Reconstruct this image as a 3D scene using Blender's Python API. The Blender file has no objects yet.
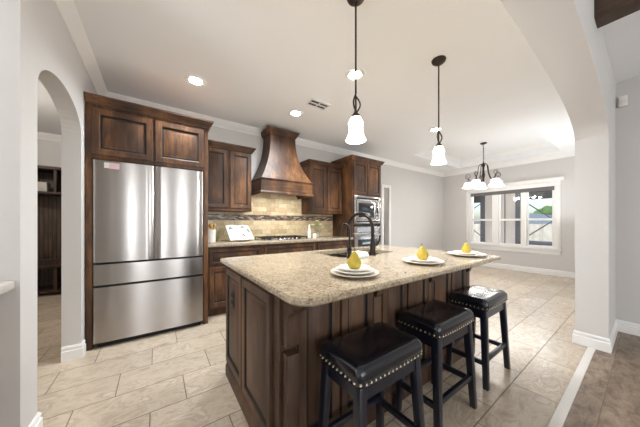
import bpy, bmesh, math, random
from mathutils import Vector, Matrix
random.seed(7)
C = bpy.context.scene.collection
SC = bpy.context.scene
PI = math.pi

# ------------------------------------------------------------------ camera
YAW = math.atan2(320 - 157, 232.0)
cam_d = bpy.data.cameras.new('camera'); cam = bpy.data.objects.new('camera', cam_d); C.objects.link(cam)
cam.location = (0, 0, 1.19); cam.rotation_euler = (PI / 2, 0, -YAW)
cam_d.sensor_width = 36; cam_d.lens = 232.0 / 640 * 36; cam_d.shift_y = 9.5 / 640
cam_d.clip_start = 0.02; cam_d.clip_end = 200
SC.camera = cam

# ------------------------------------------------------------------ world, sun, daylight lamps, exposure
w = bpy.data.worlds.new('sky'); SC.world = w; w.use_nodes = True
wt = w.node_tree; bg = wt.nodes['Background']
sky = wt.nodes.new('ShaderNodeTexSky'); sky.sky_type = 'NISHITA'; sky.sun_disc = False
sky.sun_elevation = math.radians(48); sky.sun_rotation = math.radians(-70); sky.air_density = 1.0; sky.dust_density = 2.0
wt.links.new(sky.outputs[0], bg.inputs[0]); bg.inputs[1].default_value = 0.12
def lamp(name, kind, loc, energy, color=(1, 1, 1), rot=(0, 0, 0), parent=None, **k):
    d = bpy.data.lights.new(name, kind); d.energy = energy; d.color = color
    for a, b in k.items(): setattr(d, a, b)
    o = bpy.data.objects.new(name, d); C.objects.link(o); o.rotation_euler = rot
    if parent: o.parent = parent; o.location = Vector(loc) - origin(parent)
    else: o.location = loc
    return o
def origin(o):
    v = Vector((0, 0, 0))
    while o: v += o.location; o = o.parent
    return v
lamp('sun', 'SUN', (0, 0, 12), 1.1, (1, .96, .9), (math.radians(42), 0, math.radians(-100)), angle=.02)
# area lamps for daylight: unseen living room windows, the dining window, and added fill
for wx in (-.55, .85, 2.5): lamp('window_daylight', 'AREA', (wx, -3.98, 1.35), 16, (.95, .98, 1), (PI / 2 + .2, 0, 0), shape='RECTANGLE', size=.42, size_y=2.2)
lamp('window_daylight', 'AREA', (-3.1, -1.6, 1.35), 8, (.97, .985, 1), (PI / 2, 0, -PI / 2), shape='RECTANGLE', size=3.2, size_y=2.0)  # added side fill, the wall has no window here
lamp('window_daylight', 'AREA', (8.1, 2.11, 2.45), 60, (.93, .97, 1), (math.radians(42), 0, math.radians(90)), shape='RECTANGLE', size=1.9, size_y=.7)
lamp('window_daylight', 'AREA', (5.95, .40, 1.0), 13, (.93, .97, 1), (math.radians(155), 0, math.radians(35)), shape='RECTANGLE', size=2.0, size_y=.8)  # added upward fill for the ceiling, at the unseen patio door
lamp('window_daylight', 'AREA', (-3.1, .95, 1.5), 40, (.93, .97, 1), (math.radians(165), 0, -PI / 2), shape='RECTANGLE', size=1.1, size_y=.8)  # added upward fill for the kitchen ceiling, no window in the nook wall
SC.view_settings.view_transform = 'Standard'; SC.view_settings.look = 'None'
SC.view_settings.exposure = 1.32; SC.view_settings.gamma = 1.0; SC.view_settings.use_curve_mapping = False

# ------------------------------------------------------------------ mesh helpers
class M:
    def __init__(s): s.bm = bmesh.new()
    def face(s, vs):
        try: return s.bm.faces.new(vs)
        except ValueError: return None
    def hexa(s, p, bev=0, seg=2):
        b = bmesh.new(); v = [b.verts.new(q) for q in p]
        for f in ((0, 3, 2, 1), (4, 5, 6, 7), (0, 1, 5, 4), (1, 2, 6, 5), (2, 3, 7, 6), (3, 0, 4, 7)): b.faces.new([v[i] for i in f])
        if bev: bmesh.ops.bevel(b, geom=b.edges[:] + b.verts[:], offset=bev, segments=seg, profile=.5, affect='EDGES', clamp_overlap=True)
        s.merge(b); return s
    def box(s, x0, x1, y0, y1, z0, z1, bev=0, seg=2):
        return s.hexa([(x0, y0, z0), (x1, y0, z0), (x1, y1, z0), (x0, y1, z0), (x0, y0, z1), (x1, y0, z1), (x1, y1, z1), (x0, y1, z1)], bev, seg)
    def merge(s, b, mat=None):
        mp = {}
        for v in b.verts: mp[v] = s.bm.verts.new(mat @ v.co if mat else v.co)
        for f in b.faces: s.face([mp[v] for v in f.verts])
        b.free()
    def loft(s, rings, caps=True, closed=True, glaze=()):
        R = [[s.bm.verts.new(p) for p in r] for r in rings]
        n = len(R[0])
        for q, (a, b) in enumerate(zip(R, R[1:])):
            for i in range(n if closed else n - 1):
                j = (i + 1) % n; f = s.face([a[i], a[j], b[j], b[i]])
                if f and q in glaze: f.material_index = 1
        if caps: s.face(R[0][::-1]); s.face(R[-1])
        return s
    def tube(s, pts, r, n=10, caps=True):
        pts = [Vector(p) for p in pts]; rings = []; up = None
        for i, p in enumerate(pts):
            t = (pts[min(i + 1, len(pts) - 1)] - pts[max(i - 1, 0)]).normalized()
            if up is None: up = Vector((0, 0, 1)) if abs(t.z) < .9 else Vector((1, 0, 0))
            a = t.cross(up).normalized(); b = a.cross(t).normalized(); up = b
            rr = r[i] if isinstance(r, (list, tuple)) else r
            rings.append([p + (a * math.cos(q) + b * math.sin(q)) * rr for q in (2 * PI * k / n for k in range(n))])
        return s.loft(rings, caps)
    def lathe(s, prof, c=(0, 0, 0), n=28, flute=0, nf=0):
        rings = []
        for (r, z) in prof:
            rings.append([(c[0] + r * (1 + flute * math.cos(nf * a)) * math.cos(a), c[1] + r * (1 + flute * math.cos(nf * a)) * math.sin(a), c[2] + z) for a in (2 * PI * k / n for k in range(n))])
        return s.loft(rings, True)
    def prism(s, poly, axis, a, b, bev=0):
        f = {'x': lambda p, q: (q, p[0], p[1]), 'y': lambda p, q: (p[0], q, p[1]), 'z': lambda p, q: (p[0], p[1], q)}[axis]
        t = bmesh.new(); A = [t.verts.new(f(p, a)) for p in poly]; B = [t.verts.new(f(p, b)) for p in poly]
        n = len(poly); t.faces.new(A[::-1]); t.faces.new(B)
        for i in range(n): t.faces.new([A[i], A[(i + 1) % n], B[(i + 1) % n], B[i]])
        if bev: bmesh.ops.bevel(t, geom=t.edges[:], offset=bev, segments=2, profile=.5, affect='EDGES', clamp_overlap=True)
        s.merge(t); return s
    def sweep(s, path, prof, closed=False):
        # prof: closed loop of (out, z); 'out' is to the right of the travel direction
        P = [Vector(p) for p in path]; rings = []; n = len(P)
        for i, p in enumerate(P):
            d0 = (P[i] - P[i - 1]).normalized() if (i or closed) else None
            d1 = (P[(i + 1) % n] - P[i]).normalized() if (i < n - 1 or closed) else None
            d0 = d0 or d1; d1 = d1 or d0
            n0 = Vector((d0.y, -d0.x)); n1 = Vector((d1.y, -d1.x)); m = (n0 + n1); m = m / max(.2, m.dot(n0))
            rings.append([(p.x + m.x * o, p.y + m.y * o, z) for (o, z) in prof])
        if closed: rings.append(rings[0])
        return s.loft(rings, not closed)
    def panel(s, o, u, v, wd, ht, t=.02, stile=.055, kind='raised'):
        # raised panel door: o corner, u / v unit directions, u x v points outward
        o = Vector(o); u = Vector(u); v = Vector(v); nn = u.cross(v)
        st = min(stile, wd * .3, ht * .3)
        prof = [(0, 0), (0, t - .003), (.003, t), (st - .008, t), (st, t - .004), (st + .004, t - .013), (st + .016, t - .013)]
        lim = min(wd, ht) / 2
        if kind == 'raised' and lim > st + .05: prof += [(st + .042, t - .003), (st + .046, t - .002)]
        rings = []
        for (i, d) in prof:
            rings.append([o + u * a + v * b + nn * d for a, b in ((i, i), (wd - i, i), (wd - i, ht - i), (i, ht - i))])
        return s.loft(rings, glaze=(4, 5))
    def build(s, name, mat, parent=None, smooth=True, angle=35, top=True):
        bm = s.bm
        bmesh.ops.remove_doubles(bm, verts=bm.verts[:], dist=1e-6)
        bmesh.ops.recalc_face_normals(bm, faces=bm.faces[:])
        if parent: off = origin(parent)
        else:
            xs = [v.co for v in bm.verts]
            off = Vector(((min(p.x for p in xs) + max(p.x for p in xs)) / 2, (min(p.y for p in xs) + max(p.y for p in xs)) / 2, min(p.z for p in xs))) if top else Vector((0, 0, 0))
        bmesh.ops.translate(bm, verts=bm.verts[:], vec=-off)
        me = bpy.data.meshes.new(name); bm.to_mesh(me); bm.free()
        if smooth:
            me.polygons.foreach_set('use_smooth', [True] * len(me.polygons)); me.set_sharp_from_angle(angle=math.radians(angle))
        me.materials.append(mat)
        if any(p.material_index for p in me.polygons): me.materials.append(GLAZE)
        o = bpy.data.objects.new(name, me); C.objects.link(o)
        if parent: o.parent = parent
        else: o.location = off
        return o
def B(x0, x1, y0, y1, z0, z1, bev=0): return M().box(x0, x1, y0, y1, z0, z1, bev)
def thing(name, label, cat, loc, group=None):
    o = bpy.data.objects.new(name, None); C.objects.link(o); o.location = loc; o.empty_display_size = .05
    return tag(o, label, cat, group)
def tag(o, label, cat, group=None):
    o['label'] = label; o['category'] = cat
    if group: o['group'] = group
    return o
def struct(o): o['kind'] = 'structure'; return o
def copy_tree(o, parent=None):
    c = o.copy(); C.objects.link(c)
    if parent: c.parent = parent
    for ch in list(o.children): copy_tree(ch, c)
    return c
def smooth_path(pts, n=6):
    # Catmull-Rom through the points
    P = [Vector(p) for p in pts]; out = []
    for i in range(len(P) - 1):
        p0, p1, p2, p3 = P[max(i - 1, 0)], P[i], P[i + 1], P[min(i + 2, len(P) - 1)]
        for k in range(n):
            t = k / n
            out.append(.5 * ((2 * p1) + (p2 - p0) * t + (2 * p0 - 5 * p1 + 4 * p2 - p3) * t * t + (3 * p1 - p0 - 3 * p2 + p3) * t ** 3))
    return out + [P[-1]]

# ------------------------------------------------------------------ materials
def lin(c):
    if isinstance(c, str): c = [int(c[i:i + 2], 16) / 255 for i in (0, 2, 4)]
    return tuple(x / 12.92 if x <= .04045 else ((x + .055) / 1.055) ** 2.4 for x in c) + (1,)
class N:
    def __init__(s, name):
        s.m = bpy.data.materials.new(name); s.m.use_nodes = True; s.t = s.m.node_tree; s.p = s.t.nodes['Principled BSDF']
    def n(s, kind, ins=(), **k):
        q = s.t.nodes.new('ShaderNode' + kind)
        for a, b in k.items(): setattr(q, a, b)
        for a, b in (ins.items() if isinstance(ins, dict) else enumerate(ins)):
            if b is None: continue
            if hasattr(b, 'is_output') or isinstance(b, bpy.types.NodeSocket): s.t.links.new(b, q.inputs[a])
            else: q.inputs[a].default_value = b
        return q
    def math(s, op, a, b=None, c=None): return s.n('Math', [a, b, c], operation=op).outputs[0]
    def ramp(s, fac, stops, interp='LINEAR'):
        q = s.n('ValToRGB', [fac]); e = q.color_ramp; e.interpolation = interp
        while len(e.elements) < len(stops): e.elements.new(.5)
        for el, (pos, col) in zip(e.elements, stops): el.position = pos; el.color = lin(col)
        return q.outputs[0]
    def mix(s, fac, a, b, mode='MIX'):
        q = s.n('Mix', data_type='RGBA', blend_type=mode)
        for i, v in ((0, fac), (6, a), (7, b)):
            if isinstance(v, bpy.types.NodeSocket): s.t.links.new(v, q.inputs[i])
            else: q.inputs[i].default_value = v
        return q.outputs[2]
    def coord(s, scale=(1, 1, 1), which='Object', rot=(0, 0, 0)):
        tc = s.n('TexCoord'); mp = s.n('Mapping'); mp.inputs['Scale'].default_value = scale; mp.inputs['Rotation'].default_value = rot
        s.t.links.new(tc.outputs[which], mp.inputs[0]); return mp.outputs[0]
    def set(s, **k):
        for a, b in k.items():
            a = {'base': 'Base Color', 'rough': 'Roughness', 'metal': 'Metallic', 'normal': 'Normal', 'emit': 'Emission Color', 'estr': 'Emission Strength', 'coat': 'Coat Weight', 'crough': 'Coat Roughness', 'trans': 'Transmission Weight', 'aniso': 'Anisotropic', 'spec': 'Specular IOR Level', 'alpha': 'Alpha'}.get(a, a)
            if isinstance(b, bpy.types.NodeSocket): s.t.links.new(b, s.p.inputs[a])
            else: s.p.inputs[a].default_value = b
        return s.m
    def bump(s, h, strength=.2, dist=.01):
        q = s.n('Bump', {'Strength': strength, 'Distance': dist, 'Height': h}); return q.outputs[0]
def plain(name, col, rough=.5, metal=0, var=.04, scale=12, **k):
    m = N(name); nz = m.n('TexNoise', {'Vector': m.coord(), 'Scale': scale, 'Detail': 3.0}).outputs[0]
    c = lin(col); lo = tuple(x * (1 - var) for x in c[:3]) + (1,); hi = tuple(min(1, x * (1 + var)) for x in c[:3]) + (1,)
    return m.set(base=m.mix(nz, lo, hi), rough=rough, metal=metal, **k)
def wood(name, dark, mid, light, rough=.48, grain=(9, 9, 1.0), mottle=2.2, coat=.0):
    m = N(name)
    g = m.n('TexNoise', {'Vector': m.coord(grain), 'Scale': 3.0, 'Detail': 7.0, 'Roughness': .62, 'Distortion': .6}).outputs[0]
    q = m.n('TexNoise', {'Vector': m.coord((1.6, 1.6, .7)), 'Scale': mottle, 'Detail': 4.0, 'Roughness': .6}).outputs[0]
    f = m.math('ADD', m.math('MULTIPLY', g, .34), m.math('MULTIPLY', q, .70))
    col = m.ramp(f, [(.36, dark), (.52, mid), (.68, light)])
    fine = m.n('TexNoise', {'Vector': m.coord((grain[0] * 6, grain[1] * 6, grain[2] * 2)), 'Scale': 4.0, 'Detail': 3.0}).outputs[0]
    return m.set(base=col, rough=rough, normal=m.bump(fine, .12, .003), coat=coat, crough=.4, spec=.35)

WOOD = wood('stained_alder', '2a1a10', '4e3321', '835a38')
WOODX = wood('stained_alder_horizontal', '2a1a10', '4e3321', '835a38', grain=(1.0, 9, 9))
IWOOD = wood('island_alder', '2a1d15', '4e392b', '70543f', mottle=1.6)  # same alder as the cabinets, the island's shade put into its tones
DARKW = wood('shadow_walnut', '20150f', '35231a', '4a3325', rough=.5)  # dark brown wood colour of the hall tree and small parts
BEAM = wood('beam_wood', '2a1c15', '46342a', '5d4b40', rough=.6, grain=(9, 1, 9))
PAINT = plain('wall_paint', 'cfccc9', .6, var=.012, scale=3)
CEIL = plain('ceiling_paint', 'f2f2f2', .7, var=.012, scale=3)
TRIM = plain('white_trim', 'eeece9', .35, var=.01)
BLACKW = plain('black_wood', '0d1422', .32, var=.2, scale=30, coat=.3)  # black wood, with the blue of the window light tinted into it
BRONZE = plain('oil_rubbed_bronze', '2c2521', .32, .75, var=.2)
IRON = plain('bronze_iron', '3a302a', .42, .6, var=.2)
CHROME = plain('nickel', 'c8c6c2', .2, 1.0, var=.02)
BRASS = plain('nickel_nails', 'ece6d8', .25, 1.0, var=.03)
WHITE = plain('white_ceramic', 'e8e3db', .18, var=.01, coat=.4)
CREAM = plain('cream_stoneware', 'ddd3c3', .25, var=.03, coat=.3)
PAPER = plain('page_paper', 'dcd9d4', .7, var=.015)
CLOTH = plain('white_towel', 'f2f2f4', .9, var=.03, scale=80)
BLACKGL = plain('black_glass', '14161b', .08, var=.05, coat=.6)
GRATE = plain('cast_iron', '1d1c1c', .55, .2, var=.1)
GLAZE = plain('dark_glaze', '1a110b', .55)  # darker colour for the groove faces of panel doors
DARK = plain('dark_gap', '0d0c0b', .7)
SPOON = wood('spoon_wood', '9b7440', 'c49a5c', 'd9b87c', rough=.6)
LEAF = plain('leaf_green', '6f8d45', .5, var=.25)
PETAL = plain('pale_petal', 'eef0d2', .6, var=.06)
BLOOM = plain('lime_petal', 'b9c65a', .6, var=.15)
PINK = plain('pink_note', 'cfb0b4', .7, var=.04)
SHADE = plain('grey_fabric', '6d6a69', .8, var=.05, scale=90)
PLASTIC = plain('white_plastic', 'e9e6df', .35, var=.01)
SIDING = plain('beige_siding', 'c0b5ac', .8, var=.04)
STEEL = plain('dark_steel', '59575c', .45, .3, var=.08)
CONC = plain('concrete', 'c9c5c0', .85, var=.07, scale=5)
FENCE = wood('weathered_fence', 'b8afa5', 'd3ccc3', 'e4ded6', rough=.85, coat=0)
ROOF = plain('shingles', '7f8a99', .85, var=.12, scale=20)
GRASS = plain('lawn', '8a9460', .9, var=.25, scale=9)
TREE = plain('tree_leaves', '5d7a45', .8, var=.3, scale=6)

m = N('leather'); nz = m.n('TexVoronoi', {'Vector': m.coord(), 'Scale': 260.0}).outputs[0]
LEATHER = m.set(base=lin('10141d'), rough=.22, normal=m.bump(nz, .06, .002), coat=.35, crough=.2)  # black leather, base colour tinted with the window light's blue
m = N('brushed_steel'); nz = m.n('TexNoise', {'Vector': m.coord((1.5, 1.5, 160)), 'Scale': 4.0, 'Detail': 4.0}).outputs[0]
INOX = m.set(base=m.mix(nz, lin('a09b98'), lin('b4afac')), metal=1.0, **{'Anisotropic Rotation': .25}, rough=m.math('MULTIPLY_ADD', nz, .10, .2), aniso=.8, normal=m.bump(nz, .03, .001))
m.t.links.new(m.n('Tangent', direction_type='RADIAL', axis='Z').outputs[0], m.p.inputs['Tangent'])
m = N('granite'); co = m.coord()
a = m.n('TexNoise', {'Vector': co, 'Scale': 75.0, 'Detail': 5.0, 'Roughness': .65}).outputs[0]
b = m.n('TexNoise', {'Vector': co, 'Scale': 17.0, 'Detail': 3.0, 'Roughness': .6}).outputs[0]
v = m.n('TexVoronoi', {'Vector': co, 'Scale': 150.0}).outputs['Color']
vx = m.n('SeparateXYZ', [v]).outputs[0]
col = m.ramp(m.math('ADD', m.math('MULTIPLY', a, .75), m.math('MULTIPLY', b, .25)), [(.27, '4a3b2e'), (.36, '78664f'), (.43, '97866e'), (.53, 'a59680'), (.64, 'b1a58f'), (.76, 'c0b6a4')])
dk = m.math('GREATER_THAN', vx, .93); lt = m.math('LESS_THAN', vx, .08)
col = m.mix(m.math('MULTIPLY', dk, .5), col, lin('43362d')); col = m.mix(m.math('MULTIPLY', lt, .5), col, lin('cfc7ba'))
GRANITE = m.set(base=col, rough=.16)

def grid_tile(m, uo, vo, w_, h_, shift, gap, x, y):
    yy = m.math('DIVIDE', m.math('SUBTRACT', y, vo), h_); row = m.math('FLOOR', yy)
    xx = m.math('DIVIDE', m.math('SUBTRACT', m.math('SUBTRACT', x, uo), m.math('MULTIPLY', row, shift)), w_); cl = m.math('FLOOR', xx)
    fx = m.math('FRACT', xx); fy = m.math('FRACT', yy)
    dx = m.math('MULTIPLY', m.math('MINIMUM', fx, m.math('SUBTRACT', 1.0, fx)), w_)
    dy = m.math('MULTIPLY', m.math('MINIMUM', fy, m.math('SUBTRACT', 1.0, fy)), h_)
    edge = m.math('LESS_THAN', m.math('MINIMUM', dx, dy), gap / 2)
    idv = m.n('CombineXYZ', [cl, row, 0.0]).outputs[0]
    rnd = m.n('TexWhiteNoise', {'Vector': idv}, noise_dimensions='3D')
    return edge, rnd.outputs['Value'], rnd.outputs['Color'], idv
def axes(m):
    g = m.n('NewGeometry').outputs['Position']; s = m.n('SeparateXYZ', [g]); return g, s.outputs[0], s.outputs[1], s.outputs[2]
m = N('travertine_floor'); g, X, Y, Z = axes(m)
edge, rv, rc, idv = grid_tile(m, -.035, 2.41, .6, .303, .2, .006, X, Y)
off = m.n('VectorMath', [g, m.n('VectorMath', [idv, (3.7, 5.1, 1.3)], operation='MULTIPLY').outputs[0]], operation='ADD').outputs[0]
st = m.n('VectorMath', [off, (1.6, 3.0, 1)], operation='MULTIPLY').outputs[0]
vein = m.n('TexNoise', {'Vector': st, 'Scale': 2.8, 'Detail': 9.0, 'Roughness': .68, 'Distortion': .75}).outputs[0]
col = m.ramp(vein, [(.28, 'a18e7a'), (.42, 'bcab97'), (.50, 'c6b7a4'), (.56, 'b4a28d'), (.62, 'cbbdab'), (.78, 'd5cabb')])
tone = m.math('MULTIPLY_ADD', rv, .14, .92)
col = m.mix(1.0, col, m.n('CombineColor', [tone, tone, tone]).outputs[0], 'MULTIPLY')
col = m.mix(edge, col, lin('6e6053'))
FLOOR = m.set(base=col, rough=m.mix(edge, (.25, .25, .25, 1), (.8, .8, .8, 1)), normal=m.bump(m.math('SUBTRACT', 1.0, edge), .35, .002))
m = N('wood_planks'); g, X, Y, Z = axes(m)
edge, rv, rc, idv = grid_tile(m, 0.0, 0.0, 1.22, .18, .41, .003, X, Y)
off = m.n('VectorMath', [g, m.n('VectorMath', [idv, (3.7, 5.1, 1.3)], operation='MULTIPLY').outputs[0]], operation='ADD').outputs[0]
st = m.n('VectorMath', [off, (1.3, 3.2, 1)], operation='MULTIPLY').outputs[0]
gr = m.n('TexNoise', {'Vector': st, 'Scale': 5.0, 'Detail': 9.0, 'Roughness': .7, 'Distortion': .5}).outputs[0]
col = m.ramp(gr, [(.3, '4c3d32'), (.44, '746252'), (.56, '8b7866'), (.75, 'a08d7b')])
tone = m.math('MULTIPLY_ADD', rv, .3, .82)
col = m.mix(1.0, col, m.n('CombineColor', [tone, tone, tone]).outputs[0], 'MULTIPLY')
PLANKS = m.set(base=m.mix(edge, col, lin('5a4a3d')), rough=.38, normal=m.bump(gr, .15, .003))
m = N('travertine_splash'); g, X, Y, Z = axes(m)
edge, rv, rc, idv = grid_tile(m, 0.0, .93, .152, .0755, .076, .004, X, Z)
nz = m.n('TexNoise', {'Vector': g, 'Scale': 22.0, 'Detail': 6.0, 'Roughness': .65}).outputs[0]
col = m.ramp(m.math('ADD', m.math('MULTIPLY', nz, .6), m.math('MULTIPLY', rv, .4)), [(.25, 'b59d78'), (.45, 'cdb791'), (.6, 'dac8a4'), (.8, 'e6d8ba')])
SPLASH = m.set(base=m.mix(edge, col, lin('b7a17c')), rough=.5, normal=m.bump(m.math('SUBTRACT', 1.0, edge), .4, .003))
m = N('mosaic_strip'); g, X, Y, Z = axes(m)
edge, rv, rc, idv = grid_tile(m, 0.0, 1.235, .062, .0175, .037, .0025, X, Z)
col = m.ramp(rv, [(0, '3a2c26'), (.25, '6b5548'), (.45, '8d7c75'), (.6, '4c3c36'), (.72, 'b3a18c'), (.86, '59493f'), (.93, 'cdbfae')], 'CONSTANT')
MOSAIC = m.set(base=m.mix(edge, col, lin('8c7a64')), rough=.4)
m = N('beadboard'); g, X, Y, Z = axes(m)
fx = m.math('FRACT', m.math('DIVIDE', X, .05)); ed = m.math('LESS_THAN', m.math('MINIMUM', fx, m.math('SUBTRACT', 1.0, fx)), .09)
gr = m.n('TexNoise', {'Vector': m.coord((9, 9, 1)), 'Scale': 3.0, 'Detail': 5.0}).outputs[0]
BEAD = m.set(base=m.mix(ed, m.ramp(gr, [(.35, '33241b'), (.65, '54402f')]), lin('17100c')), rough=.45)
m = N('pear_skin'); nz = m.n('TexNoise', {'Vector': m.coord(), 'Scale': 14.0, 'Detail': 4.0}).outputs[0]
zz = m.n('SeparateXYZ', [m.coord()]).outputs[2]
pc = m.ramp(nz, [(.35, '98922e'), (.48, 'b5a034'), (.62, 'c49c38'), (.78, 'b97f33')])
sp = m.n('TexVoronoi', {'Vector': m.coord(), 'Scale': 170.0}).outputs[0]
PEAR = m.set(base=m.mix(m.math('LESS_THAN', sp, .12), pc, lin('8c7d2c')), rough=.4)
m = N('alabaster'); nz = m.n('TexNoise', {'Vector': m.coord(), 'Scale': 16.0, 'Detail': 4.0, 'Distortion': 1.5}).outputs[0]
SHGL = m.set(base=lin('f4ede0'), rough=.3, emit=m.ramp(nz, [(.36, 'b9a27e'), (.5, 'efe2c8'), (.62, 'fffaf2')]), estr=13)
m = N('milk_glass'); SHGL2 = m.set(base=lin('efe9df'), rough=.3, emit=lin('fff6ea'), estr=.8)
m = None
m = N('lamp_lens'); LENS = m.set(base=(1, 1, 1, 1), emit=(1, .95, .88, 1), estr=14.0)
m = N('window_glass'); tr = m.n('BsdfTransparent', [(.95, .97, .98, 1)]); gl = m.n('BsdfGlossy', {'Roughness': .02}); fr = m.n('Fresnel', {'IOR': 1.35})
mx = m.n('MixShader', [fr.outputs[0], tr.outputs[0], gl.outputs[0]]); m.t.links.new(mx.outputs[0], m.t.nodes['Material Output'].inputs[0]); GLASS = m.m
m = N('clear_glass'); VGLASS = m.set(base=(.95, .97, .96, 1), rough=.03, trans=1.0)

# ------------------------------------------------------------------ setting: floors, walls, ceiling
H = 2.74
YF = 3.75; XL = -.55; XW = 7.37
struct(B(-3.2, 7.52, .33, 6.2, -.1, 0).build('floor', FLOOR, smooth=False, top=False))
struct(B(-3.2, 4.31, -4.15, .30, -.1, 0).build('floor_wood', PLANKS, smooth=False, top=False))
struct(B(-3.2, 4.31, .295, .345, -.1, .006, .003).build('trim_1', plain('threshold_white', 'dcd6cf', .4), top=False))
# ceiling with the dining tray
TX0, TX1, TY0, TY1, TZ = 4.75, 7.0, 1.1, 3.1, 2.95
c = M()
c.box(-3.35, TX0, -4.15, 6.2, H, H + .1); c.box(TX1, 7.52, -4.15, 6.2, H, H + .1)
c.box(TX0, TX1, -4.15, TY0, H, H + .1); c.box(TX0, TX1, TY1, 6.2, H, H + .1)
c.box(TX0 - .05, TX0, TY0 - .05, TY1 + .05, H + .1, TZ + .1); c.box(TX1, TX1 + .05, TY0 - .05, TY1 + .05, H + .1, TZ + .1)
c.box(TX0, TX1, TY0 - .05, TY0, H + .1, TZ + .1); c.box(TX0, TX1, TY1, TY1 + .05, H + .1, TZ + .1)
c.box(TX0, TX1, TY0, TY1, TZ, TZ + .1)
struct(c.build('ceiling', CEIL, smooth=False, top=False))
CR = [(0, -.105), (.01, -.105), (.014, -.09), (.03, -.075), (.05, -.04), (.066, -.018), (.07, -.01), (.074, 0), (0, 0)]
def crown(z, k=1.0): return [(o * k, z + q * k) for o, q in CR]
struct(M().sweep([(TX0, TY0), (TX0, TY1), (TX1, TY1), (TX1, TY0)], crown(TZ), closed=True).build('trim_2', TRIM, top=False))
# left wall with the arch to the mudroom
def arch(y0, y1, zs, rise, n=20, e=2.0):
    cy, hw = (y0 + y1) / 2, (y1 - y0) / 2
    return [(cy - hw * math.cos(PI * k / n), zs + rise * (max(0, 1 - abs(math.cos(PI * k / n)) ** e)) ** (1 / e)) for k in range(n + 1)]
poly = [(1.78, 0), (1.98, 0)] + arch(1.98, 2.90, 1.97, .215) + [(2.90, 0), (6.2, 0), (6.2, H), (1.78, H)]
struct(M().prism(poly, 'x', -.67, XL).build('wall_left', PAINT, smooth=False, top=False))
struct(B(-3.2, -.67, 1.78, 1.93, 0, H).build('wall_nook', PAINT, smooth=False, top=False))
struct(B(-3.35, -3.2, -4.15, 6.2, 0, H).build('wall_far_left', PAINT, smooth=False, top=False))
struct(B(-3.2, -.67, 6.05, 6.2, 0, H).build('wall_mudroom', PAINT, smooth=False, top=False))
# kitchen back wall, with the narrow doorway right of the ovens
DX0, DX1, DZ = 4.53, 4.73, 2.06
bw = M(); bw.box(XL, DX0, YF, YF + .12, 0, H); bw.box(DX1, XW + .15, YF, YF + .12, 0, H); bw.box(DX0, DX1, YF, YF + .12, DZ, H)
struct(bw.build('wall_back', PAINT, smooth=False, top=False))
struct(B(4.0, 5.5, 4.9, 5.0, 0, H).box(4.0, 4.1, YF + .12, 4.9, 0, H).box(5.4, 5.5, YF + .12, 4.9, 0, H).build('wall_hall', PAINT, smooth=False, top=False))
# window wall
WY0, WY1, WZ0, WZ1 = 1.24, 2.98, .60, 2.04
ww = M(); ww.box(XW, XW + .15, .22, WY0, 0, H); ww.box(XW, XW + .15, WY1, YF, 0, H); ww.box(XW, XW + .15, WY0, WY1, 0, WZ0); ww.box(XW, XW + .15, WY0, WY1, WZ1, H)
struct(ww.build('wall_right', PAINT, smooth=False, top=False))
# wide arched header between living room and kitchen
AX0, AX1 = -.40, 3.40
poly = [(-.9, 0), (AX0, 0)] + arch(AX0, AX1, 1.97, .33, 40, 2.25) + [(AX1, 0), (4.9, 0), (4.9, 2.1), (7.0, 2.1), (7.0, 0), (XW, 0), (XW, H), (-.9, H)]  # includes the unseen patio door opening, added for dining daylight
struct(M().prism(poly, 'y', .22, .43).build('wall_front', PAINT, angle=20, top=False))
struct(B(-3.2, -.9, .22, .43, 0, H).build('wall_front_left', PAINT, smooth=False, top=False))
struct(B(4.16, 4.31, -4.15, .22, 0, H).build('wall_living_right', PAINT, smooth=False, top=False))
lb = M(); lb.box(-3.2, 4.16, -4.15, -4.0, 2.45, H); lb.box(-3.2, 4.16, -4.15, -4.0, 0, .25)
for a, b in ((-3.2, -.8), (-.3, .6), (1.1, 2.25), (2.75, 4.16)): lb.box(a, b, -4.15, -4.0, .25, 2.45)
struct(lb.build('wall_living_back', PAINT, smooth=False, top=False))
# crown and baseboards
struct(M().sweep([(XL, 1.78), (XL, YF), (XW, YF), (XW, .43), (-.9, .43)], crown(H)).build('trim_3', TRIM, top=False))
struct(M().sweep([(-.67, 6.05), (-3.2, 6.05)][::-1], crown(H)).build('trim_4', TRIM, top=False))
BP = [(0, 0), (.016, 0), (.016, .082), (.009, .088), (.009, .098), (.013, .103), (.013, .11), (.004, .125), (0, .125)]
def base(name, path): struct(M().sweep(path, BP).build(name, TRIM, top=False))
base('baseboard_left', [(XL, 1.78), (XL, 1.98), (-.67, 1.98)])
base('baseboard_arch', [(-.67, 2.90), (XL, 2.90), (XL, 2.985)])
base('baseboard_back', [(4.80, YF), (XW, YF), (XW, .43), (7.08, .43)])
base('baseboard_pier', [(4.82, .43), (AX1, .43), (AX1, .22), (4.16, .22), (4.16, -4.0)])
# doorway casing and the roofline beam of the living room
dc = M(); dc.box(DX0 - .07, DX0, YF - .018, YF, 0, DZ + .07, .003); dc.box(DX1, DX1 + .07, YF - .018, YF, 0, DZ + .07, .003); dc.box(DX0, DX1, YF - .018, YF, DZ, DZ + .07, .003)
struct(dc.build('door_1', TRIM, top=False))
pd = M(); pd.box(4.82, 4.9, .43, .45, 0, 2.18, .003); pd.box(7.0, 7.08, .43, .45, 0, 2.18, .003); pd.box(4.9, 7.0, .43, .45, 2.1, 2.18, .003); pd.box(4.9, 4.95, .26, .34, 0, 2.1); pd.box(6.95, 7.0, .26, .34, 0, 2.1); pd.box(5.92, 5.98, .26, .34, 0, 2.1)  # frame of an unseen patio door, added as a source for the dining fill
struct(pd.build('door_2', TRIM, top=False))
struct(B(2.44, 2.60, -4.0, .22, 2.59, H, .004).build('ceiling_beam', BEAM, top=False))
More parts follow.
